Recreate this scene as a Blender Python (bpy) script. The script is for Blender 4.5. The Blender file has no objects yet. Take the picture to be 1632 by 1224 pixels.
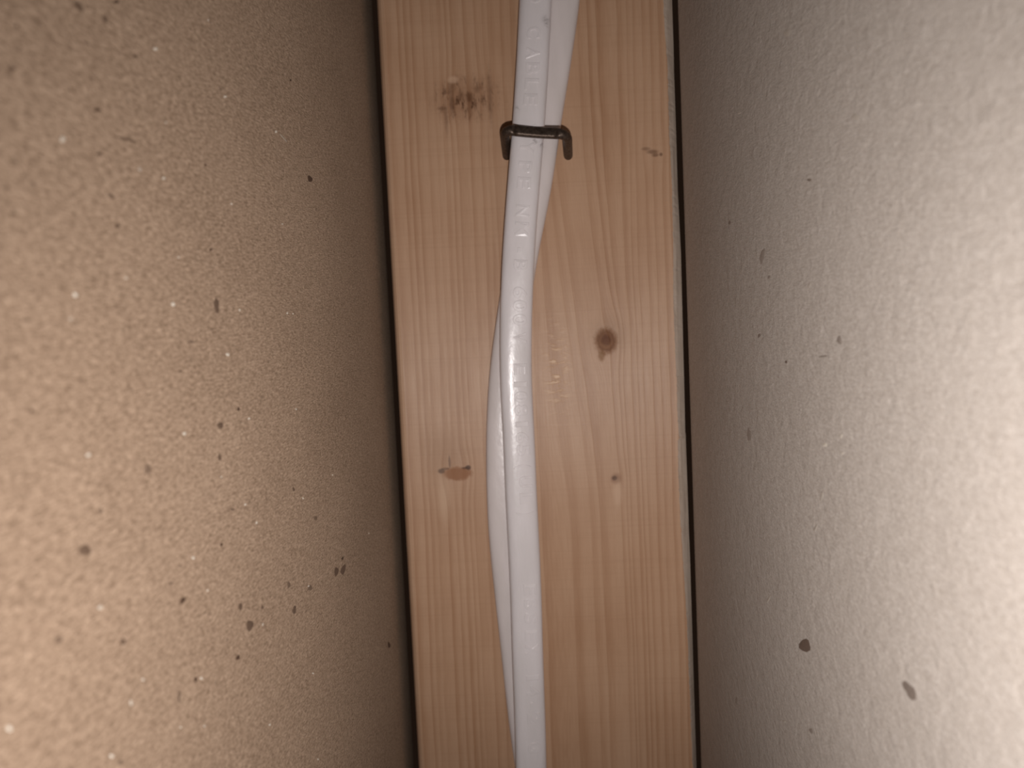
import bpy, bmesh, math, random
import numpy as np
from mathutils import Vector, Matrix

random.seed(7)
sc = bpy.context.scene
C = sc.collection
MM = 0.001

# ------------------------------------------------------------------ camera
# World: X to the right, Y into the cavity (stud face at Y = 0), Z up along the stud.
W, H, FPX = 1632, 1224, 1226.0
VIEW_X = 850.0                      # image column where the cavity's depth direction vanishes
dn = Vector((876.0, 19388.0, FPX)).normalized()          # world -Z in (right, down, forward)
a = (VIEW_X - W / 2) / FPX
fw = Vector((a, -(876.0 * a + FPX) / 19388.0, 1.0)).normalized()   # world +Y
rt = dn.cross(fw).normalized()                            # world +X
if rt.x < 0:
    rt = -rt

def ray(px, py):
    c = Vector((px - W / 2, py - H / 2, FPX))
    return Vector((c.dot(rt), c.dot(fw), -c.dot(dn)))

r1, r2 = ray(632, 612), ray(1091, 612)
STUD_W = 0.089
DIST = STUD_W / (r2.x / r2.y - r1.x / r1.y)
CX = -STUD_W / 2 - DIST * r1.x / r1.y
CAM = Vector((CX, -DIST, 0.0))

def at(px, py, Y=0.0):              # the point of the plane Y that the photograph shows there
    r = ray(px, py)
    return CAM + r * ((Y - CAM.y) / r.y)

def at_x(px, py, X):
    r = ray(px, py)
    return CAM + r * ((X - CAM.x) / r.x)

cam = bpy.data.cameras.new('camera')
cam.sensor_width = 36.0
cam.lens = FPX / W * 36.0
cam.clip_start = 0.002
cam.clip_end = 20
cam.dof.use_dof = True
cam.dof.focus_distance = 0.175
cam.dof.aperture_fstop = 23.0
cam_o = bpy.data.objects.new('camera', cam)
C.objects.link(cam_o)
m = Matrix.Identity(4)
wx = Vector((rt.x, fw.x, -dn.x))    # camera right in world
wy = -Vector((rt.y, fw.y, -dn.y))   # camera up in world
wz = -Vector((rt.z, fw.z, -dn.z))   # camera back in world
for i in range(3):
    m[i][0], m[i][1], m[i][2], m[i][3] = wx[i], wy[i], wz[i], CAM[i]
cam_o.matrix_world = m
sc.camera = cam_o

# ------------------------------------------------------------------ world, lamp, exposure
w = bpy.data.worlds.new('dark_cavity')
sc.world = w
w.use_nodes = True
w.node_tree.nodes['Background'].inputs[0].default_value = (1.0, 0.55, 0.35, 1)
w.node_tree.nodes['Background'].inputs[1].default_value = 0.010

LAMP = Vector((CX + 0.006, -DIST - 0.024, -0.034))        # the torch beside the lens
sp = bpy.data.lights.new('torch', 'SPOT')
sp.energy = 1.5
sp.color = (1.0, 0.955, 0.93)
sp.shadow_soft_size = 0.0022
sp.spot_size = math.radians(100)
sp.spot_blend = 1.0
lo = bpy.data.objects.new('torch', sp)
C.objects.link(lo)
lo.location = LAMP
aim = Vector((0.002, 0.0, -0.001)) - LAMP
lo.rotation_euler = aim.to_track_quat('-Z', 'Y').to_euler()

sc.view_settings.view_transform = 'Standard'
sc.view_settings.look = 'None'
sc.view_settings.exposure = 0.0
sc.view_settings.gamma = 1.0
sc.view_settings.use_curve_mapping = False

# ------------------------------------------------------------------ helpers
def srgb(r, g, b):
    f = lambda c: (c / 255 / 12.92) if c / 255 <= 0.04045 else ((c / 255 + 0.055) / 1.055) ** 2.4
    return (f(r), f(g), f(b), 1.0)

class NT:
    """a material's node tree with sockets that can be computed with"""
    def __init__(self, name):
        self.mat = bpy.data.materials.new(name)
        self.mat.use_nodes = True
        self.t = self.mat.node_tree
        self.bsdf = self.t.nodes['Principled BSDF']
    def n(self, kind, **kw):
        nd = self.t.nodes.new(kind)
        for k, v in kw.items():
            setattr(nd, k, v)
        return nd
    def put(self, sock, v):
        if isinstance(v, E):
            self.t.links.new(v.s, sock)
        else:
            sock.default_value = v
    def math(self, op, *args):
        nd = self.n('ShaderNodeMath', operation=op)
        for i, v in enumerate(args):
            self.put(nd.inputs[i], v)
        return E(self, nd.outputs[0])
    def coords(self):
        o = self.n('ShaderNodeTexCoord').outputs['Object']
        sx = self.n('ShaderNodeSeparateXYZ')
        self.t.links.new(o, sx.inputs[0])
        return [E(self, sx.outputs[i]) * 1000.0 for i in range(3)]      # millimetres
    def vec(self, x, y, z):
        nd = self.n('ShaderNodeCombineXYZ')
        for i, v in enumerate((x, y, z)):
            self.put(nd.inputs[i], v)
        return E(self, nd.outputs[0])
    def noise(self, v, scale=1.0, detail=2.0, rough=0.5, dist=0.0):
        nd = self.n('ShaderNodeTexNoise')
        self.put(nd.inputs['Vector'], v)
        nd.inputs['Scale'].default_value = scale
        nd.inputs['Detail'].default_value = detail
        nd.inputs['Roughness'].default_value = rough
        nd.inputs['Distortion'].default_value = dist
        return E(self, nd.outputs[0])
    def curve(self, v, pts, lo, hi):
        """piecewise curve: pts are (x, y) with y in 0..1"""
        nd = self.n('ShaderNodeFloatCurve')
        self.put(nd.inputs['Value'], (v - lo) / (hi - lo))
        cu = nd.mapping.curves[0]
        P = [((x - lo) / (hi - lo), y) for x, y in pts]
        cu.points[0].location = P[0]
        cu.points[1].location = P[-1]
        for p in P[1:-1]:
            cu.points.new(*p)
        for p in cu.points:
            p.handle_type = 'VECTOR'
        nd.mapping.update()
        return E(self, nd.outputs[0])
    def ramp(self, v, pts):
        nd = self.n('ShaderNodeValToRGB')
        self.put(nd.inputs[0], v)
        el = nd.color_ramp.elements
        el[0].position, el[0].color = pts[0]
        el[1].position, el[1].color = pts[-1]
        for p, c in pts[1:-1]:
            e = el.new(p)
            e.color = c
        return E(self, nd.outputs[0])
    def mix(self, f, c1, c2, mode='MIX'):
        nd = self.n('ShaderNodeMix', data_type='RGBA', blend_type=mode)
        self.put(nd.inputs[0], f)
        self.put(nd.inputs[6], c1)
        self.put(nd.inputs[7], c2)
        return E(self, nd.outputs[2])
    def bump(self, h, strength, dist):
        nd = self.n('ShaderNodeBump')
        self.put(nd.inputs['Height'], h)
        nd.inputs['Strength'].default_value = strength
        nd.inputs['Distance'].default_value = dist
        self.t.links.new(nd.outputs[0], self.bsdf.inputs['Normal'])
    def sstep(self, v, lo, hi):
        nd = self.n('ShaderNodeMapRange', interpolation_type='SMOOTHSTEP')
        self.put(nd.inputs[0], v)
        nd.inputs[1].default_value = lo
        nd.inputs[2].default_value = hi
        return E(self, nd.outputs[0])

class E:
    def __init__(self, nt, s):
        self.nt, self.s = nt, s
    def __add__(self, o): return self.nt.math('ADD', self, o)
    __radd__ = __add__
    def __sub__(self, o): return self.nt.math('SUBTRACT', self, o)
    def __rsub__(self, o): return self.nt.math('SUBTRACT', o, self)
    def __mul__(self, o): return self.nt.math('MULTIPLY', self, o)
    __rmul__ = __mul__
    def __truediv__(self, o): return self.nt.math('DIVIDE', self, o)
    def max(self, o): return self.nt.math('MAXIMUM', self, o)
    def min(self, o): return self.nt.math('MINIMUM', self, o)
    def exp(self): return self.nt.math('EXPONENT', self)
    def abs(self): return self.nt.math('ABSOLUTE', self)
    def sqrt(self): return self.nt.math('SQRT', self)
    def fract(self): return self.nt.math('FRACT', self)

def mesh_obj(name, verts, faces, mat, parent=None, smooth=True):
    me = bpy.data.meshes.new(name)
    me.from_pydata([tuple(v) for v in verts], [], faces)
    me.update()
    bm = bmesh.new()
    bm.from_mesh(me)
    bmesh.ops.recalc_face_normals(bm, faces=bm.faces)
    bm.to_mesh(me)
    bm.free()
    for p in me.polygons:
        p.use_smooth = smooth
    o = bpy.data.objects.new(name, me)
    for mm_ in (mat if isinstance(mat, (list, tuple)) else [mat]):
        me.materials.append(mm_)
    C.objects.link(o)
    if parent is not None:
        o.parent = parent
    return o

def loft(name, rings, mat, parent=None, caps=True, smooth=True):
    n = len(rings[0])
    verts = [p for r in rings for p in r]
    faces = []
    for i in range(len(rings) - 1):
        for j in range(n):
            k = (j + 1) % n
            faces.append((i * n + j, i * n + k, (i + 1) * n + k, (i + 1) * n + j))
    if caps:
        faces.append(tuple(range(n)))
        faces.append(tuple((len(rings) - 1) * n + j for j in range(n)))
    return mesh_obj(name, verts, faces, mat, parent, smooth)

def tag(o, label, cat, group=None):
    o['label'] = label
    o['category'] = cat
    if group:
        o['group'] = group

def interp(tab, x):
    xs = [t[0] for t in tab]
    out = [float(np.interp(x, xs, [t[k] for t in tab])) for k in range(1, len(tab[0]))]
    return out[0] if len(out) == 1 else out

# ------------------------------------------------------------------ paper of the plasterboards
def paper(name, base, dark, light, matt, lump, lump_s, fibre, seed):
    nt = NT(name)
    x, y, z = nt.coords()
    # matted fibres: short strokes in two directions
    f1 = nt.noise(nt.vec(x + seed, y * 0.65 + z * 0.25, z * 4.2 - y * 0.3), 1.0, 3, 0.66, 0.6)
    f2 = nt.noise(nt.vec(x + seed + 9, y * 1.1 - z * 0.5, z * 2.2 + y * 1.0), 1.3, 3, 0.6, 0.8)
    big = nt.noise(nt.vec(x + seed + 3, y * 0.75 + z * 0.35, z * 1.2 - y * 0.45), lump, 4, 0.62, 0.9)
    broad = nt.noise(nt.vec(x + seed + 6, y * 0.22 + z * 0.10, z * 0.34 - y * 0.12), 1.0, 2, 0.6, 0.6)
    hair = nt.noise(nt.vec(x + seed + 7, y * 1.2 - z * 1.5, z * 3.2 + y * 1.3), 1.0, 2, 0.5, 1.2)
    cloud = nt.noise(nt.vec(x + seed + 5, y * 0.5, z), 0.05, 3, 0.5)
    f = f1 * 0.55 + f2 * 0.45
    t = nt.sstep(f * 0.93 + cloud * 0.07, 0.30, 0.70)
    col = nt.ramp(t, [(0.0, dark), (0.5, base), (1.0, light)])
    # random small specks all over the sheet
    vo = nt.n('ShaderNodeTexVoronoi', feature='F1')
    nt.put(vo.inputs['Vector'], nt.vec(x + seed, y * 0.8, z))
    vo.inputs['Scale'].default_value = 0.30
    rnd = nt.n('ShaderNodeSeparateColor')
    nt.t.links.new(vo.outputs['Color'], rnd.inputs[0])
    r0, r1_ = E(nt, rnd.outputs[0]), E(nt, rnd.outputs[1])
    dist = E(nt, vo.outputs['Distance'])
    sd = nt.sstep(dist - r1_ * 0.07, 0.045, 0.02) * nt.sstep(r0, 0.86, 0.88)
    sw = nt.sstep(dist - r1_ * 0.03, 0.035, 0.015) * nt.sstep(r0, 0.07, 0.05)
    md, mw = sd * 0.45, sw * 0.6
    col = nt.mix(md * 0.72, col, (dark[0] * 0.18, dark[1] * 0.14, dark[2] * 0.11, 1))
    col = nt.mix(mw * 0.8, col, (0.85, 0.80, 0.72, 1))
    col = nt.mix(nt.sstep(hair, 0.66, 0.76) * 0.35, col, (min(light[0] * 1.5, 0.8), min(light[1] * 1.5, 0.8), min(light[2] * 1.5, 0.8), 1))
    nt.put(nt.bsdf.inputs['Base Color'], col)
    nt.bsdf.inputs['Roughness'].default_value = 0.85
    nt.bsdf.inputs['Diffuse Roughness'].default_value = matt
    nt.bsdf.inputs['Specular IOR Level'].default_value = 0.25
    nt.bump(f * fibre + big * lump_s + broad * (lump_s * 1.9), 1.0, 0.001)
    return nt.mat

XL, XR = -STUD_W / 2 - 0.0034, STUD_W / 2 + 0.0010
BOW_L, BOW_R = (-0.020, 0.36, 0.034), (-0.006, 0.06, -0.0024)      # where a sheet starts to bow, radius, where it ends

darks_l = [(125,10,10,5,35,.75),(185,3,5,3),(167,30,4,6,0,.6),(18,110,6,5,0,.6),(27,42,3,3),(30,80,4,3,0,.4),(155,175,5,3),
    (135,68,10,1.6,25,.6),(215,90,4,2),(200,222,22,1.6,16,.7),(177,313,6,3,30,.6),(158,245,4,2.4),(53,295,4,3,0,.5),(187,360,3.5,3),
    (345,487,4.5,11,-8,.6),(494,285,3.2,6,-15),(463,128,1.5,2),(336,398,2.5,2.5),(327,263,2,2),(8,300,5,4,0,.4),(50,655,4,3),
    (351,678,4.5,5.5,0,.6),(350,729,3,5,0,.6),(235,748,6,7,0,.55),(135,877,9,10,-25,.65),(380,652,2,3.5),(353,868,2.3,2.6),
    (291,957,4,5.5,20),(536,911,3,8,10,.7),(547,908,3.6,8,10,.65),(494,937,4,4,0,.5),(460,932,2.4,6,0,.5),(383,967,3,6.5,10,.8),
    (469,972,3,6,10,.8),(398,997,5,9.5,15,.75),(196,1023,5,5,20,.6),(379,1048,2.8,4.6,15),(312,1083,3,4),(620,1028,2.3,4.5),
    (285,1110,3,9,0,.4),(546,890,1.8,2.5),(503,826,2.5,4,0,.4),(468,780,2,3,0,.6),(418,968,1.8,3,0,.7),(370,812,4,2,0,.5),
    (272,930,5,2,-20,.5),(305,545,6,2,0,.5),(287,592,3,1.5),(128,605,3,2),(192,1215,4,4,0,.5),(93,1020,6,7,0,.25),(160,815,4,5,0,.3)]
whites_l = [(248,78,4,3.2),(100,222,4.5,6,-20,.8),(359,154,3,2.2),(440,210,2.6,2.2),(452,220,10,1.6,48,.4),(261,284,2.6,2.6),
    (369,325,1.8,1.8),(120,470,4.5,4),(276,485,4,3.4),(363,565,3.4,3.2),(201,443,3,2.4,0,.7),(458,499,2,1.8),(382,494,2,1.8),
    (467,500,1.5,1.5),(450,357,1.8,1.8,0,.6),(294,691,3.4,3),(141,725,3.8,3.4),(397,667,2.2,2),(472,652,2.4,2,0,.7),(483,794,1.7,1.7),
    (391,804,2,2.2),(409,833,2.2,2.2),(308,889,2.8,2.8),(331,941,1.8,1.8),(160,968,4,4.6,0,.7),(492,934,1.8,1.8),(228,1083,2.4,2.4),
    (321,1081,2.6,2.6),(15,1161,5.5,4.5),(178,1205,3.8,4),(499,1073,1.8,1.8),(430,1155,1.9,1.9),(507,1210,1.6,1.6),(326,1157,1.8,1.8),
    (288,1159,1.8,1.8),(419,995,1.8,2.6,0,.6),(209,1120,3,5,0,.6),(223,270,3,5,-40,.35),(113,508,4,3,0,.5),(332,32,2,2,0,.6),
    (265,195,3,2,0,.5),(530,757,1.4,1.6),(588,850,1.5,1.5,0,.6),(353,760,1.4,1.4),(285,410,2.4,1.6,0,.6)]
darks_r = [(1283,1029,8,12,-20,.95),(1450,1101,8,16,-28,.7),(1194,693,3,11,0,.55),(1293,1165,2.6,5,-10,.5),(1290,287,3.2,2.6,0,.6),
    (1163,355,2,3,0,.6),(1338,542,3.5,8,0,.4),(1253,577,2,2),(1215,408,3.6,12,15,.35),(1210,535,2.4,3,30,.6),(1174,1116,1.6,5,0,.3),
    (1226,442,2,3,0,.4),(1312,568,8,1.4,-8,.3)]
whites_r = [(1255,52,7,8,0,.4),(1364,186,8,7,0,.45),(1315,709,4,4.4),(1340,695,4,5,0,.6),(1342,722,4,4,0,.6),(1178,180,4,2,-30,.5),
    (1310,790,3,12,15,.3),(1300,842,2.4,9,20,.3),(1290,455,3,7,30,.35),(1291,940,3,3,0,.5),(1250,1150,3,3,0,.4),(1225,955,2,10,25,.25)]

LEFT_BASE, RIGHT_BASE = srgb(139,117,98), srgb(178,168,159)
left_paper = paper('kraft_paper', LEFT_BASE, srgb(99,79,62), srgb(169,146,125), 0.55, 0.5, 0.05, 0.34, 11.0)
right_paper = paper('grey_paper', RIGHT_BASE, srgb(162,151,141), srgb(194,185,177), 0.0, 0.42, 0.115, 0.13, 57.0)

def board(name, X, sign, mat, bow_from, bow_radius, end):
    """one plasterboard sheet, 12.7 mm thick: paper face at X, bowing away from the stud, ending beside it"""
    th = 0.0127
    inner = [(X, -0.42), (X, bow_from - 0.02)]
    n = 24
    for k in range(n + 1):
        y = bow_from + (end - bow_from) * k / n
        inner.append((X + sign * (bow_radius - math.sqrt(bow_radius ** 2 - (y - bow_from) ** 2)), y))
    xe, ye = inner[-1]
    for k in range(1, 7):                       # paper-wrapped end
        t = math.pi / 2 * k / 6
        inner.append((xe + sign * 0.002 * (1 - math.cos(t)), ye + 0.002 * math.sin(t)))
    prof = inner + [(xe + sign * th, ye + 0.002), (X + sign * th, -0.42)]
    rings = [[(px_, py_, z) for px_, py_ in prof] for z in np.linspace(-0.62, 0.62, 12)]
    o = loft(name, rings, mat)
    o['kind'] = 'structure'
    return o

def flat_mat(name, col):
    nt = NT(name)
    x, y, z = nt.coords()
    f = nt.noise(nt.vec(x, y, z), 2.0, 2, 0.6)
    nt.put(nt.bsdf.inputs['Base Color'], nt.mix(f, (col[0] * 0.8, col[1] * 0.8, col[2] * 0.8, 1), (min(col[0] * 1.2, 1), min(col[1] * 1.2, 1), min(col[2] * 1.2, 1), 1)))
    nt.bsdf.inputs['Roughness'].default_value = 0.8
    return nt.mat

def mixc(c1, c2, f):
    return tuple(c1[i] * (1 - f) + c2[i] * f for i in range(3)) + (1.0,)

def on_sheet(px, py, X, sign, bow):
    xx = X
    for _ in range(8):
        p = at_x(px, py, xx)
        d = max(0.0, p.y - bow[0])
        xx = X + sign * (bow[1] - math.sqrt(bow[1] ** 2 - min(d, 0.06) ** 2))
    return p

def flecks(wall, X, sign, bow, spots, base, tint, name):
    """chips of bark and bleached fibre pressed into the paper: thin ragged flakes on the sheet"""
    rnd = random.Random(len(spots))
    mats = {}
    small = {}
    for sp_ in spots:
        px, py, ax, ay = sp_[:4]
        rot = math.radians(sp_[4]) if len(sp_) > 4 else 0.0
        amp = sp_[5] if len(sp_) > 5 else 1.0
        lv = 0 if amp > 0.85 else 1 if amp > 0.55 else 2
        if lv not in mats:
            mats[lv] = flat_mat(name + '_colour', mixc(base, tint, ((0.85, 0.55, 0.28) if 'bark' in name else (0.9, 0.6, 0.35))[lv]))
        n = 14
        if 'pale' in name:
            ax, ay = ax * 0.8, ay * 0.8
        ph = [rnd.uniform(0, 6.3) for _ in range(3)]
        out = []
        for j in range(n):
            t = 2 * math.pi * j / n
            k = 1 + 0.14 * math.sin(2 * t + ph[0]) + 0.11 * math.sin(3 * t + ph[1]) + 0.07 * math.sin(5 * t + ph[2])
            ex, ey = ax * k * math.cos(t), ay * k * math.sin(t)
            out.append(on_sheet(px + ex * math.cos(rot) - ey * math.sin(rot), py + ex * math.sin(rot) + ey * math.cos(rot), X, sign, bow) + Vector((-sign * 0.000006, 0, 0)))
        c = sum(out, Vector()) / n
        lift = Vector((-sign * 0.00003, 0, 0))
        vs = out + [c.lerp(p, 0.75) + lift for p in out] + [c + lift]
        fs = [(j, (j + 1) % n, n + (j + 1) % n, n + j) for j in range(n)] + [(n + j, n + (j + 1) % n, 2 * n) for j in range(n)]
        if max(ax, ay) >= 5:
            mesh_obj(name, vs, fs, mats[lv], wall)
        else:
            V, F = small.setdefault(lv, ([], []))
            b0 = len(V)
            V += vs
            F += [tuple(b0 + i for i in f) for f in fs]
    for lv, (V, F) in small.items():
        o = mesh_obj(name.replace('fleck', 'specks'), V, F, mats[lv], wall)
        o['kind'] = 'stuff'

wl = board('wall_left', XL, -1, left_paper, *BOW_L)
wr = board('wall_right', XR, 1, right_paper, *BOW_R)
BARK_L, BARK_R, PALE = srgb(70, 44, 26), srgb(104, 82, 67), srgb(240, 232, 218)
flecks(wl, XL, -1, BOW_L, darks_l, LEFT_BASE, BARK_L, 'bark_fleck')
flecks(wl, XL, -1, BOW_L, whites_l, LEFT_BASE, PALE, 'pale_fleck')
flecks(wr, XR, 1, BOW_R, darks_r, RIGHT_BASE, BARK_R, 'bark_fleck')
flecks(wr, XR, 1, BOW_R, whites_r, RIGHT_BASE, PALE, 'pale_fleck')

# ------------------------------------------------------------------ the stud
# right arris: image column of the planed face's end (ragged) and of the bevel's end, per image row
ARRIS = [(-300,1048,1062),(0,1057,1071),(60,1060,1073),(110,1064,1074),(200,1066,1077),(300,1071,1080),(400,1073,1085),(480,1073,1087),
         (560,1076,1089),(600,1078,1090),(640,1079,1091),(690,1081,1092),(697,1083,1093),(703,1080,1093),(760,1081,1095),(850,1086,1098),
         (900,1089,1100),(1000,1095,1103),(1100,1099,1106),(1224,1104,1110),(1500,1113,1119)]

def wood_mat():
    nt = NT('planed_spruce')
    x, y, z = nt.coords()
    K = {n: at(px, py) * 1000 for n, (px, py) in dict(dark=(742,155), small=(1040,242), round=(966,543), oval=(726,753), tiny=(982,763)).items()}
    def gauss(k, sx, sz, oz=0.0):
        dx, dz = (x - K[k].x) / sx, (z - K[k].z - oz) / sz
        return (0.0 - (dx * dx + dz * dz)).exp()
    def push(k, amp, sx, sz, oz=0.0):       # grain lines part around a knot
        return ((x - K[k].x) / sx) * gauss(k, sx, sz, oz) * amp
    slow = nt.noise(nt.vec(x * 0.05, y * 0.05, z * 0.012), 1.0, 2, 0.5) - 0.5
    fine = nt.noise(nt.vec(x * 0.6, y * 0.5, z * 0.05), 1.0, 2, 0.5) - 0.5
    s = x + slow * 2.2 + fine * 0.25
    s = s - push('round', 3.6, 5.0, 9.0, 1.0) - push('dark', 1.6, 6, 9) - push('oval', 2.6, 5, 7) - push('tiny', 1.4, 3, 5) - push('small', 1.4, 3, 5)
    # the rings right of the cable lean from upper left to lower right, like the side of a cathedral
    lean = nt.sstep(x, -2.0, 8.0) * nt.sstep(x, 32.0, 16.0)
    s = s + lean * (nt.sstep(z, -70, 70) - 0.45) * 10.0 * 1.0
    # ring count across the face (spacing narrow at both sides, wide right of the cable)
    pts = [(-60, 0.0), (-30, 0.25), (-10, 0.42), (2, 0.50), (12, 0.53), (22, 0.575), (28, 0.63), (46, 0.80), (60, 0.95)]
    ph = nt.curve(s, pts, -60.0, 60.0) * 46.0
    ph = ph + (nt.noise(nt.vec(s * 0.11, 0.0, 0.0), 1.0, 2, 0.5) - 0.5) * 3.0
    fr = ph.fract()
    ring = nt.sstep(fr, 0.80, 0.10) * nt.sstep(fr, 0.0, 0.07)            # latewood begins sharply, then pales
    ramp_noise = nt.noise(nt.vec(s * 0.23 + 17.0, 0.0, z * 0.004), 1.0, 2, 0.5)
    amp = nt.sstep(ramp_noise, 0.25, 0.75)
    fib = nt.noise(nt.vec(s * 3.5, y * 3.0, z * 0.10), 1.0, 3, 0.6)
    patch = nt.noise(nt.vec(x * 0.07, 3.0, z * 0.03), 1.0, 3, 0.5)
    tone = 0.36 + ring * (0.09 + amp * 0.22) + (fib - 0.5) * 0.42 + (patch - 0.5) * 0.5
    col = nt.ramp(tone, [(0.0, srgb(195,162,135)), (0.40, srgb(179,143,115)), (0.75, srgb(160,121,92)), (1.0, srgb(137,97,69))])
    saw = nt.noise(nt.vec(x * 0.02, 0.0, z * 1.3), 1.0, 2, 0.6)
    col = nt.mix(nt.sstep(saw, 0.45, 0.75) * 0.10, col, srgb(140,104,76))
    # knots
    kn = nt.noise(nt.vec(x * 0.8, 7.0, z * 0.8), 1.0, 3, 0.6)
    def disc(k, rx, rz, soft=0.35, ox=0.0, oz=0.0, wob=0.5):
        dx, dz = (x - K[k].x - ox) / rx, (z - K[k].z - oz) / rz
        d = (dx * dx + dz * dz).sqrt() + (kn - 0.5) * wob
        return nt.sstep(d, 1.0 + soft, 1.0 - soft), d
    brown, red, black = srgb(112,68,38), srgb(140,96,70), srgb(62,30,10)
    mk, d = disc('round', 3.4, 3.9, 0.30, 0, 0, 0.55)
    rr = nt.math('SINE', d * 15.0) * 0.5 + 0.5
    halo, _ = disc('round', 5.6, 5.4, 0.6, 1.0, 1.5)
    col = nt.mix(halo * 0.30, col, srgb(138,104,72))
    col = nt.mix(mk * 0.78, col, nt.mix(rr * 0.45, srgb(100,58,30), srgb(138,95,62)))
    core, _ = disc('round', 1.7, 1.6, 0.6, 0, 0.5)
    col = nt.mix(core * 0.6, col, srgb(84,44,24))
    rim, _ = disc('round', 1.0, 1.6, 0.5, -1.6, -4.6)
    col = nt.mix(rim * 0.5, col, srgb(112,78,44))
    h_, _ = disc('dark', 8.0, 5.5, 0.7, 0, -0.5, 0.9)
    str_ = nt.noise(nt.vec(x * 0.55 + 3, 2.0, z * 0.22), 1.0, 3, 0.65)
    col = nt.mix(h_ * 0.30, col, brown)
    col = nt.mix(h_ * nt.sstep(str_, 0.48, 0.66) * 0.75, col, black)
    for ox, oz, rx, rz, f in ((-4.2,-1.5,.7,3.0,.7), (1.2,-.2,1.0,1.6,.85), (-1.4,.6,.8,1.3,.6), (-7,-3,1.2,.6,.5), (3.6,2.2,1.0,1.0,.5), (-4,3.4,1.0,1.4,.5), (-6.2,-6,.6,4,.45), (7.4,0,.6,7,.5), (1,-4,.6,2.6,.4)):
        q, _ = disc('dark', rx, rz, 0.8, ox, oz, 0.9)
        col = nt.mix(q * (f * 0.8), col, srgb(76, 42, 20))
    q, _ = disc('dark', 1.6, 1.0, 0.5, -3.6, 5.4)
    col = nt.mix(q * 0.5, col, srgb(205,172,146))
    hv, _ = disc('oval', 6.5, 7.5, 0.75, -3.5, 5.5, 0.8)
    col = nt.mix(hv * 0.28, col, srgb(132,96,64))
    mo, _ = disc('oval', 4.3, 2.1, 0.25, 0.6, -0.4, 0.6)
    col = nt.mix(mo * 0.75, col, srgb(140,96,68))
    for ox, oz, rx, rz, f in ((-4.4,0.6,1.0,0.8,.75), (4.0,1.4,0.9,0.7,.85), (-1.7,3.4,.35,2.0,.5), (-3.2,1.3,1.2,.4,.5), (2.9,1.3,0.9,.35,.6)):
        q, _ = disc('oval', rx, rz, 0.4, ox, oz)
        col = nt.mix(q * f, col, black)
    lt, _ = disc('oval', 1.6, 7.0, 0.7, -4.0, -8.0)
    col = nt.mix(lt * 0.35, col, srgb(206,176,148))
    mt_, _ = disc('tiny', 1.5, 1.6, 0.5)
    col = nt.mix(mt_ * 0.5, col, brown)
    q, _ = disc('tiny', 0.8, 0.7, 0.5, -0.5, 0.2)
    col = nt.mix(q * 0.7, col, black)
    q, _ = disc('tiny', 1.3, 3.5, 0.7, 0.3, -4.5)
    col = nt.mix(q * 0.4, col, srgb(206,174,148))
    for ox, oz, rx, rz, f in ((0,0,1.6,.6,.5), (-2,1,1.2,.5,.4), (2.5,-.9,.5,.5,.6), (0.8,-1.0,1,.5,.5)):
        q, _ = disc('small', rx, rz, 0.5, ox, oz)
        col = nt.mix(q * f, col, black)
    # rasped pale dashes beside the cable where the planer tore the grain
    KT = at(888, 590) * 1000
    dd = (0.0 - ((x - KT.x) / 3.2) * ((x - KT.x) / 3.2) - ((z - KT.z) / 11.0) * ((z - KT.z) / 11.0)).exp()
    dash = nt.noise(nt.vec(x * 0.28, 5.0, z * 0.75), 1.0, 2, 0.5)
    dsh = dd * nt.sstep(dash, 0.50, 0.64)
    col = nt.mix(dsh * 0.60, col, srgb(228,196,162))
    nt.put(nt.bsdf.inputs['Base Color'], col)
    nt.put(nt.bsdf.inputs['Roughness'], 0.40 + fib * 0.16)
    nt.put(nt.bsdf.inputs['Specular IOR Level'], 0.38 - (mk + mo + rim).min(1.0) * 0.26)
    nt.bsdf.inputs['Anisotropic'].default_value = 0.6
    rel = ring * -0.05 + fib * 0.030 + saw * 0.012 + mk * -0.04 + dsh * 0.08
    nt.bump(rel, 1.0, 0.001)
    return nt.mat

def arris_mat():
    nt = NT('weathered_arris')
    x, y, z = nt.coords()
    f = nt.noise(nt.vec(x * 1.2, y * 1.2, z * 0.10), 1.0, 3, 0.6)
    col = nt.ramp(f, [(0.2, srgb(165,145,129)), (0.5, srgb(188,170,154)), (0.8, srgb(200,183,168))])
    nt.put(nt.bsdf.inputs['Base Color'], col)
    nt.bsdf.inputs['Roughness'].default_value = 0.7
    nt.bump(f, 0.6, 0.0002)
    return nt.mat

WOOD, ARRIS_M = wood_mat(), arris_mat()

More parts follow.
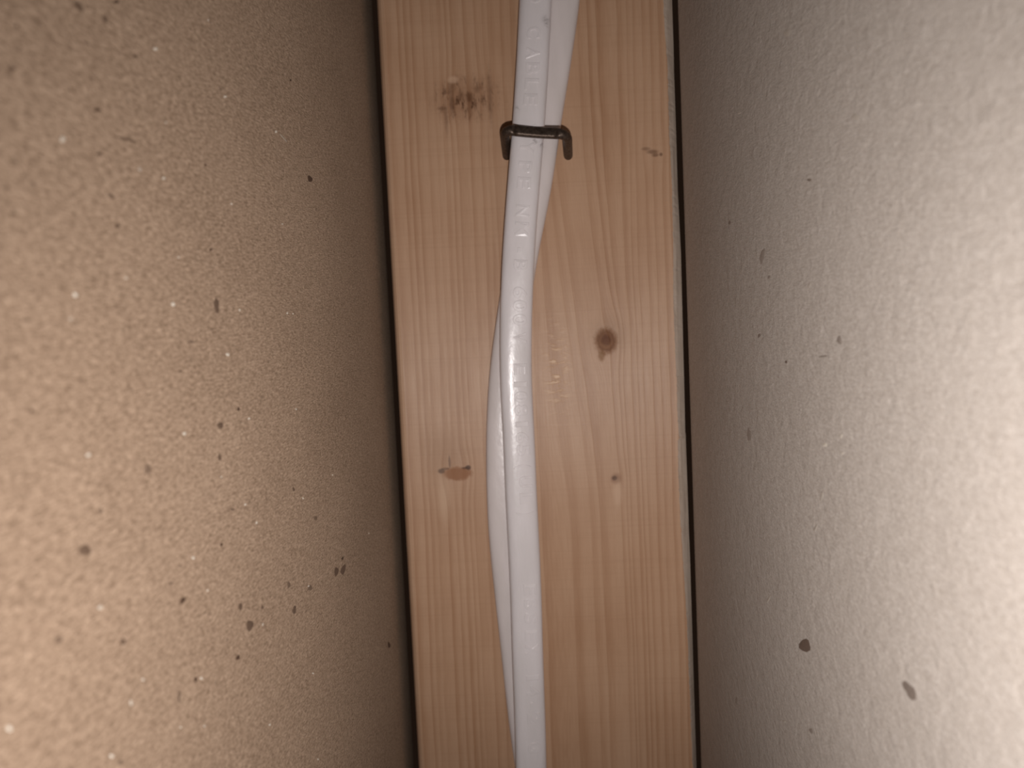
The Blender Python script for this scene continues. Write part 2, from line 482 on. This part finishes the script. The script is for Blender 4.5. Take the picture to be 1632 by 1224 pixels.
def build_stud():
    hw, dep = STUD_W / 2, 0.038
    rows = list(np.linspace(-1900, 3100, 60)) + list(np.linspace(-40, 1280, 300)) + [a_[0] for a_ in ARRIS]
    rows = sorted(set(float(r) for r in rows))
    zs, rings = [], []
    rr = random.Random(3)
    for r in rows:
        rc = min(max(r, -300), 1500)
        xb, xe = interp(ARRIS, rc)
        p0 = at(1085, r)
        z = p0.z
        if abs(z) > 0.62:
            continue
        jit = rr.uniform(-1, 1) * 0.00012
        xb_ = at(xb, rc).x + jit
        bev = 0.0026
        xe_ = at(xe, rc, bev).x
        xs = at(xe + 6.5, rc, 0.011).x          # where the rounded flank turns out of sight
        xs = max(xs, xe_ + 0.0008)
        xs = min(xs, hw + 0.0003)
        rl = 0.0024
        ring = []
        for k in range(5):                      # left eased arris
            t = math.pi / 2 * k / 4
            ring.append((-hw + rl - rl * math.cos(t), rl - rl * math.sin(t), z))
        for k in range(1, 8):
            ring.append((-hw + rl + (xb_ + hw - rl) * k / 8, 0.0, z))
        ring.append((xb_, 0.0, z))
        ring.append((xb_ + 0.35 * (xe_ - xb_), 0.0007 + abs(jit), z))
        ring.append((xe_, bev, z))
        ring.append((xs, 0.011, z))
        ring.append((xs, dep, z))
        ring.append((-hw, dep, z))
        rings.append(ring)
    n = len(rings[0])
    o = loft('stud', rings, [WOOD, ARRIS_M], smooth=False)
    me = o.data
    for p in me.polygons:
        xs_ = [me.vertices[v].co for v in p.vertices]
        if len(p.vertices) == 4:
            c = sum((v for v in xs_), Vector()) / 4
            flat = abs(p.normal.x) > 0.3 and c.x > 0.03 and 0.0 < c.y < 0.003
            if flat and c.y < 0.012:
                p.material_index = 1
    tag(o, 'pale knotty planed softwood stud standing upright between the two paper-faced boards', 'stud')
    return o
build_stud()

# ------------------------------------------------------------------ cables
HWID, HTHK, EXPN = 0.0048, 0.0024, 3.2

def cable_mat(name, tint):
    nt = NT(name)
    x, y, z = nt.coords()
    n1 = nt.noise(nt.vec(x * 0.25, y * 0.25, z * 0.06), 1.0, 3, 0.5)
    sm = nt.noise(nt.vec(x * 0.9, y, z * 0.9), 1.0, 3, 0.6)
    col = nt.mix(nt.sstep(n1, 0.3, 0.7), tint, (tint[0] * 0.93, tint[1] * 0.93, tint[2] * 0.92, 1))
    smudge = None
    for px, py, r_ in ((854,222,1.4), (845,214,1.0), (861,228,.9), (871,28,1.0), (872,35,.8), (824,172,.7)):
        c = at(px, py, -0.0098) * 1000
        q = (0.0 - ((x - c.x) / r_) * ((x - c.x) / r_) - ((z - c.z) / r_) * ((z - c.z) / r_)).exp()
        smudge = q if smudge is None else smudge.max(q)
    col = nt.mix(smudge * nt.sstep(sm, 0.42, 0.62) * 0.55, col, srgb(96,84,82))
    nt.put(nt.bsdf.inputs['Base Color'], col)
    nt.bsdf.inputs['Roughness'].default_value = 0.28
    nt.bsdf.inputs['Specular IOR Level'].default_value = 0.5
    nt.bsdf.inputs['Subsurface Weight'].default_value = 0.0
    nt.bump(nt.noise(nt.vec(x * 0.5, y * 0.5, z * 0.25), 1.0, 3, 0.55), 0.25, 0.0004)
    return nt.mat

JACKET = cable_mat('white_pvc_jacket', srgb(220,213,214))
JACKET2 = cable_mat('aged_white_pvc_jacket', srgb(213,203,201))

class Cable:
    """a flat two-core cable: centre line, width axis and outward axis along an image row"""
    def __init__(self, tab):
        self.tab = tab                              # row, centre column, height above the wood, twist in degrees
        self.rows = np.linspace(tab[0][0], tab[-1][0], 420)
        xs = [t[0] for t in tab]
        def smooth(k):
            v = np.interp(self.rows, xs, [t[k] for t in tab])
            ker = np.hanning(29)
            ker /= ker.sum()
            pad = np.concatenate([v[0] + (v[0] - v[1:15][::-1]), v, v[-1] + (v[-1] - v[-15:-1][::-1])])
            return np.convolve(pad, ker, 'valid')[:len(v)]
        cx, hh, tw = smooth(1), smooth(2), smooth(3)
        self.P = [at(c, r, -h) for c, r, h in zip(cx, self.rows, hh)]
        self.tw = tw
        self.fr = []
        for i in range(len(self.P)):
            t = (self.P[min(i + 1, len(self.P) - 1)] - self.P[max(i - 1, 0)]).normalized()
            wv = Vector((1, 0, 0))
            wv = (wv - t * wv.dot(t)).normalized()
            nv = wv.cross(t)
            if nv.y > 0:
                nv = -nv
            q = Matrix.Rotation(math.radians(tw[i]), 3, t)
            self.fr.append((q @ wv, q @ nv, t))
        self.zs = np.array([p.z for p in self.P])
    def frame_at_row(self, row):
        f = float(np.interp(row, self.rows, np.arange(len(self.rows))))
        return f
    def lerp(self, f):
        i = int(min(max(f, 0), len(self.P) - 2))
        k = f - i
        p = self.P[i].lerp(self.P[i + 1], k)
        wv = self.fr[i][0].lerp(self.fr[i + 1][0], k).normalized()
        nv = self.fr[i][1].lerp(self.fr[i + 1][1], k).normalized()
        return p, wv, nv
    def build(self, name, mat):
        rings = []
        N = 36
        for p, (wv, nv, t) in zip(self.P, self.fr):
            ring = []
            for j in range(N):
                th = 2 * math.pi * j / N
                c, s = math.cos(th), math.sin(th)
                ex, ey = 2 / 3.0, 2 / 2.1
                u = math.copysign(abs(c) ** ex, c) * HWID
                v = math.copysign(abs(s) ** ey, s) * HTHK
                ring.append(p + wv * u + nv * v)
            rings.append(ring)
        return loft(name, rings, mat)
    def surf(self, u):
        return HTHK * (1 - abs(u / HWID) ** 3.0) ** (1 / 2.1)

# row, centre column, height of the centre line (m), twist (deg; + turns the face to the left)
front_tab = [(-700,905,.0030,0),(-350,880,.0034,3),(-150,863,.0042,5),(0,853.5,.0056,7),(100,849,.0068,7),(200,842.5,.0074,6),(300,834,.0076,5),
             (400,826.5,.0077,2),(450,824.3,.0078,0),(500,822.5,.0078,-3),(550,821.5,.0079,-9),(600,822,.0079,-9),(650,824,.0079,-9),(700,827.5,.0078,-9),
             (750,829,.0077,-9),(800,831,.0077,-7),(850,834,.0076,-7),(950,838.5,.0076,-7),(1050,841,.0076,-7),(1150,845,.0076,-6),(1224,846.5,.0076,-6),
             (1400,851,.0072,-4),(1600,856,.0055,0),(2000,866,.0030,0)]
rear_tab = [(-700,965,.0026,0),(-350,935,.0026,0),(-150,912,.0026,0),(0,899,.0026,0),(100,884.5,.0026,0),(200,868,.0026,0),(300,854,.0026,0),
            (400,833,.0026,0),(450,825,.0026,0),(500,818,.0026,0),(550,810,.0026,0),(600,804,.0026,0),(660,800.5,.0026,0),(720,799,.0026,0),
            (800,800.5,.0026,0),(850,802.5,.0026,0),(950,813,.0026,0),(1050,824,.0026,0),(1150,834.5,.0026,0),(1200,841.5,.0026,0),
            (1300,858,.0026,0),(1450,885,.0026,0),(1700,905,.0026,0),(2000,930,.0026,0)]

front = Cable(front_tab)
cab = front.build('electrical_cable', JACKET)
tag(cab, 'upper flat white cable with embossed lettering, lying over the other cable on the stud', 'cable')
rear = Cable(rear_tab)
cab2 = rear.build('electrical_cable', JACKET2)
tag(cab2, 'lower plain white cable pressed to the wood, crossing behind the lettered cable', 'cable')

# lettering moulded into the jacket: words as (letter, image row of its centre)
WORDS = [
    [('D', 2)],
    [('C', 58), ('A', 90), ('B', 114), ('L', 139), ('E', 163)],
    [('T', 211), ('Y', 238), ('P', 269), ('E', 294)],
    [('N', 338), ('M', 367)],
    [('-', 400), ('B', 424)],
    [('6', 467), ('0', 488), ('0', 510), ('V', 538)],
    [('E', 588), ('1', 612), ('0', 632), ('8', 653), ('1', 675), ('6', 696), ('5', 716)],
    [('(', 742), ('U', 766), ('L', 792), (')', 816)],
    [('E', 936), ('S', 958), ('S', 981), ('E', 1008), ('X', 1031)],
    [('1', 1075), ('4', 1096), ('-', 1117), ('2', 1139)],
    [('G', 1185)],
]
SIDE = [(0, 0.0002), (130, 0.0005), (280, 0.0003), (400, 0.0008), (500, 0.0010), (600, 0.0010), (700, 0.0008), (770, 0.0013), (930, 0.0011), (1224, 0.0010)]
CAP, LWID = 0.0040, 0.0033

def glyph(ch):
    cu = bpy.data.curves.new('glyph', 'FONT')
    cu.body = ch
    cu.size = 1.0
    cu.offset = 0.010
    cu.extrude = 0.03
    cu.bevel_depth = 0.020
    cu.bevel_resolution = 1
    cu.resolution_u = 5
    o = bpy.data.objects.new('glyph', cu)
    C.objects.link(o)
    dg = bpy.context.evaluated_depsgraph_get()
    me = bpy.data.meshes.new_from_object(o.evaluated_get(dg))
    bpy.data.objects.remove(o)
    co = np.array([v.co[:] for v in me.vertices])
    fs = [tuple(p.vertices) for p in me.polygons]
    bpy.data.meshes.remove(me)
    bpy.data.curves.remove(cu)
    return co, fs
GL = {}
capref = glyph('H')[0]
cap_lo, cap_hi = capref[:, 1].min(), capref[:, 1].max()
PITCH = (front.P[0] - front.P[-1]).length / (front.rows[-1] - front.rows[0])
for word in WORDS:
    V, F = [], []
    for ch, row in word:
        if ch not in GL:
            GL[ch] = glyph(ch)
        co, fs = GL[ch]
        x0, x1 = co[:, 0].min(), co[:, 0].max()
        wid = {'1': 0.5, '-': 0.45, '(': 0.4, ')': 0.4, 'M': 1.25}.get(ch, 1.0) * LWID
        base = len(V)
        f0 = front.frame_at_row(row)
        per = (front.P[int(min(f0 + 1, len(front.P) - 1))] - front.P[int(f0)]).length
        side = interp(SIDE, row)
        zmax = co[:, 2].max()
        for cx_, cy_, cz_ in co:
            along = ((cx_ - x0) / (x1 - x0) - 0.5) * wid          # reading direction runs down the cable
            lat = ((cy_ - cap_lo) / (cap_hi - cap_lo) - 0.5) * CAP + side
            hgt = cz_ / zmax * 0.00021
            p, wv, nv = front.lerp(f0 + along / per)
            V.append(p + wv * lat + nv * (front.surf(lat) + hgt))
        F += [tuple(base + i for i in f) for f in fs]
    o = mesh_obj('embossed_lettering', V, F, JACKET, cab, smooth=False)

# ------------------------------------------------------------------ staple
def steel_mat():
    nt = NT('dark_steel')
    x, y, z = nt.coords()
    n1 = nt.noise(nt.vec(x, y, z), 1.2, 3, 0.6)
    col = nt.ramp(n1, [(0.3, srgb(70,58,50)), (0.7, srgb(104,90,80))])
    nt.put(nt.bsdf.inputs['Base Color'], col)
    nt.bsdf.inputs['Metallic'].default_value = 0.75
    nt.put(nt.bsdf.inputs['Roughness'], 0.36 + n1 * 0.2)
    nt.bump(n1, 0.4, 0.00025)
    return nt.mat
STEEL = steel_mat()

def build_staple():
    hC = -0.0118
    root = bpy.data.objects.new('cable_staple', None)
    C.objects.link(root)
    base_l, base_r = at(808, 247, 0.0), at(905.5, 247, 0.0)
    top_l, top_r = at(804, 207, hC), at(904, 214, hC)
    root.location = (base_l + base_r) / 2
    tag(root, 'dark steel staple straddling both white cables on the stud', 'staple')
    into_l = base_l + (base_l - top_l).normalized() * 0.006
    into_r = base_r + (base_r - top_r).normalized() * 0.006
    # path: leg, rounded bend, crown, bend, leg
    pts = []
    R = 0.0030
    dl, dc = (top_l - into_l).normalized(), (top_r - top_l).normalized()
    dr = (into_r - top_r).normalized()
    def bend(c, d0, d1):
        p0, p2 = c - d0 * R, c + d1 * R
        out = []
        for k in range(9):
            t = k / 8
            out.append(p0 * (1 - t) ** 2 + c * 2 * t * (1 - t) + p2 * t * t)
        return out
    b1, b2 = bend(top_l, dl, dc), bend(top_r, dc, dr)
    leg1 = [into_l.lerp(b1[0], k / 6) for k in range(7)] + b1[1:]
    crown = [b1[-1].lerp(b2[0], k / 10) for k in range(11)]
    # crown sags a little between the shoulders
    crown = [p + Vector((0, 0.0001, -0.00012)) * math.sin(math.pi * k / 10) for k, p in enumerate(crown)]
    leg2 = b2[:] + [b2[-1].lerp(into_r, k / 6) for k in range(1, 7)]
    path = leg1[:-1] + crown + leg2[1:]
    cuts = (0, len(leg1) - 1, len(leg1) - 1 + len(crown) - 1, len(path) - 1)
    rings = []
    nrm = dl.cross(dc).normalized()               # the plane of the staple
    for i, p in enumerate(path):
        t = (path[min(i + 1, len(path) - 1)] - path[max(i - 1, 0)]).normalized()
        b = nrm
        c = t.cross(b).normalized()
        on = min(max((i - cuts[1]) / 2 + 1, 0), max((cuts[2] - i) / 2 + 1, 0), 1.0)   # 1 on the crown
        rb = 0.0015 + 0.0001 * on                 # across the crown, along the cable
        rc = 0.0014 - 0.0005 * on                 # flattened by the hammer
        N, ring = 18, []
        for j in range(N):
            th = 2 * math.pi * j / N
            ex = 2 / (2 + 1.6 * on)
            u = math.copysign(abs(math.cos(th)) ** ex, math.cos(th)) * rb
            v = math.copysign(abs(math.sin(th)) ** ex, math.sin(th)) * rc
            ring.append(p + b * u + c * v - root.location)
        rings.append(ring)
    loft('crown', rings[cuts[1]:cuts[2] + 1], STEEL, root)
    loft('leg', rings[cuts[0]:cuts[1] + 1], STEEL, root)
    loft('leg', rings[cuts[2]:], STEEL, root)
build_staple()
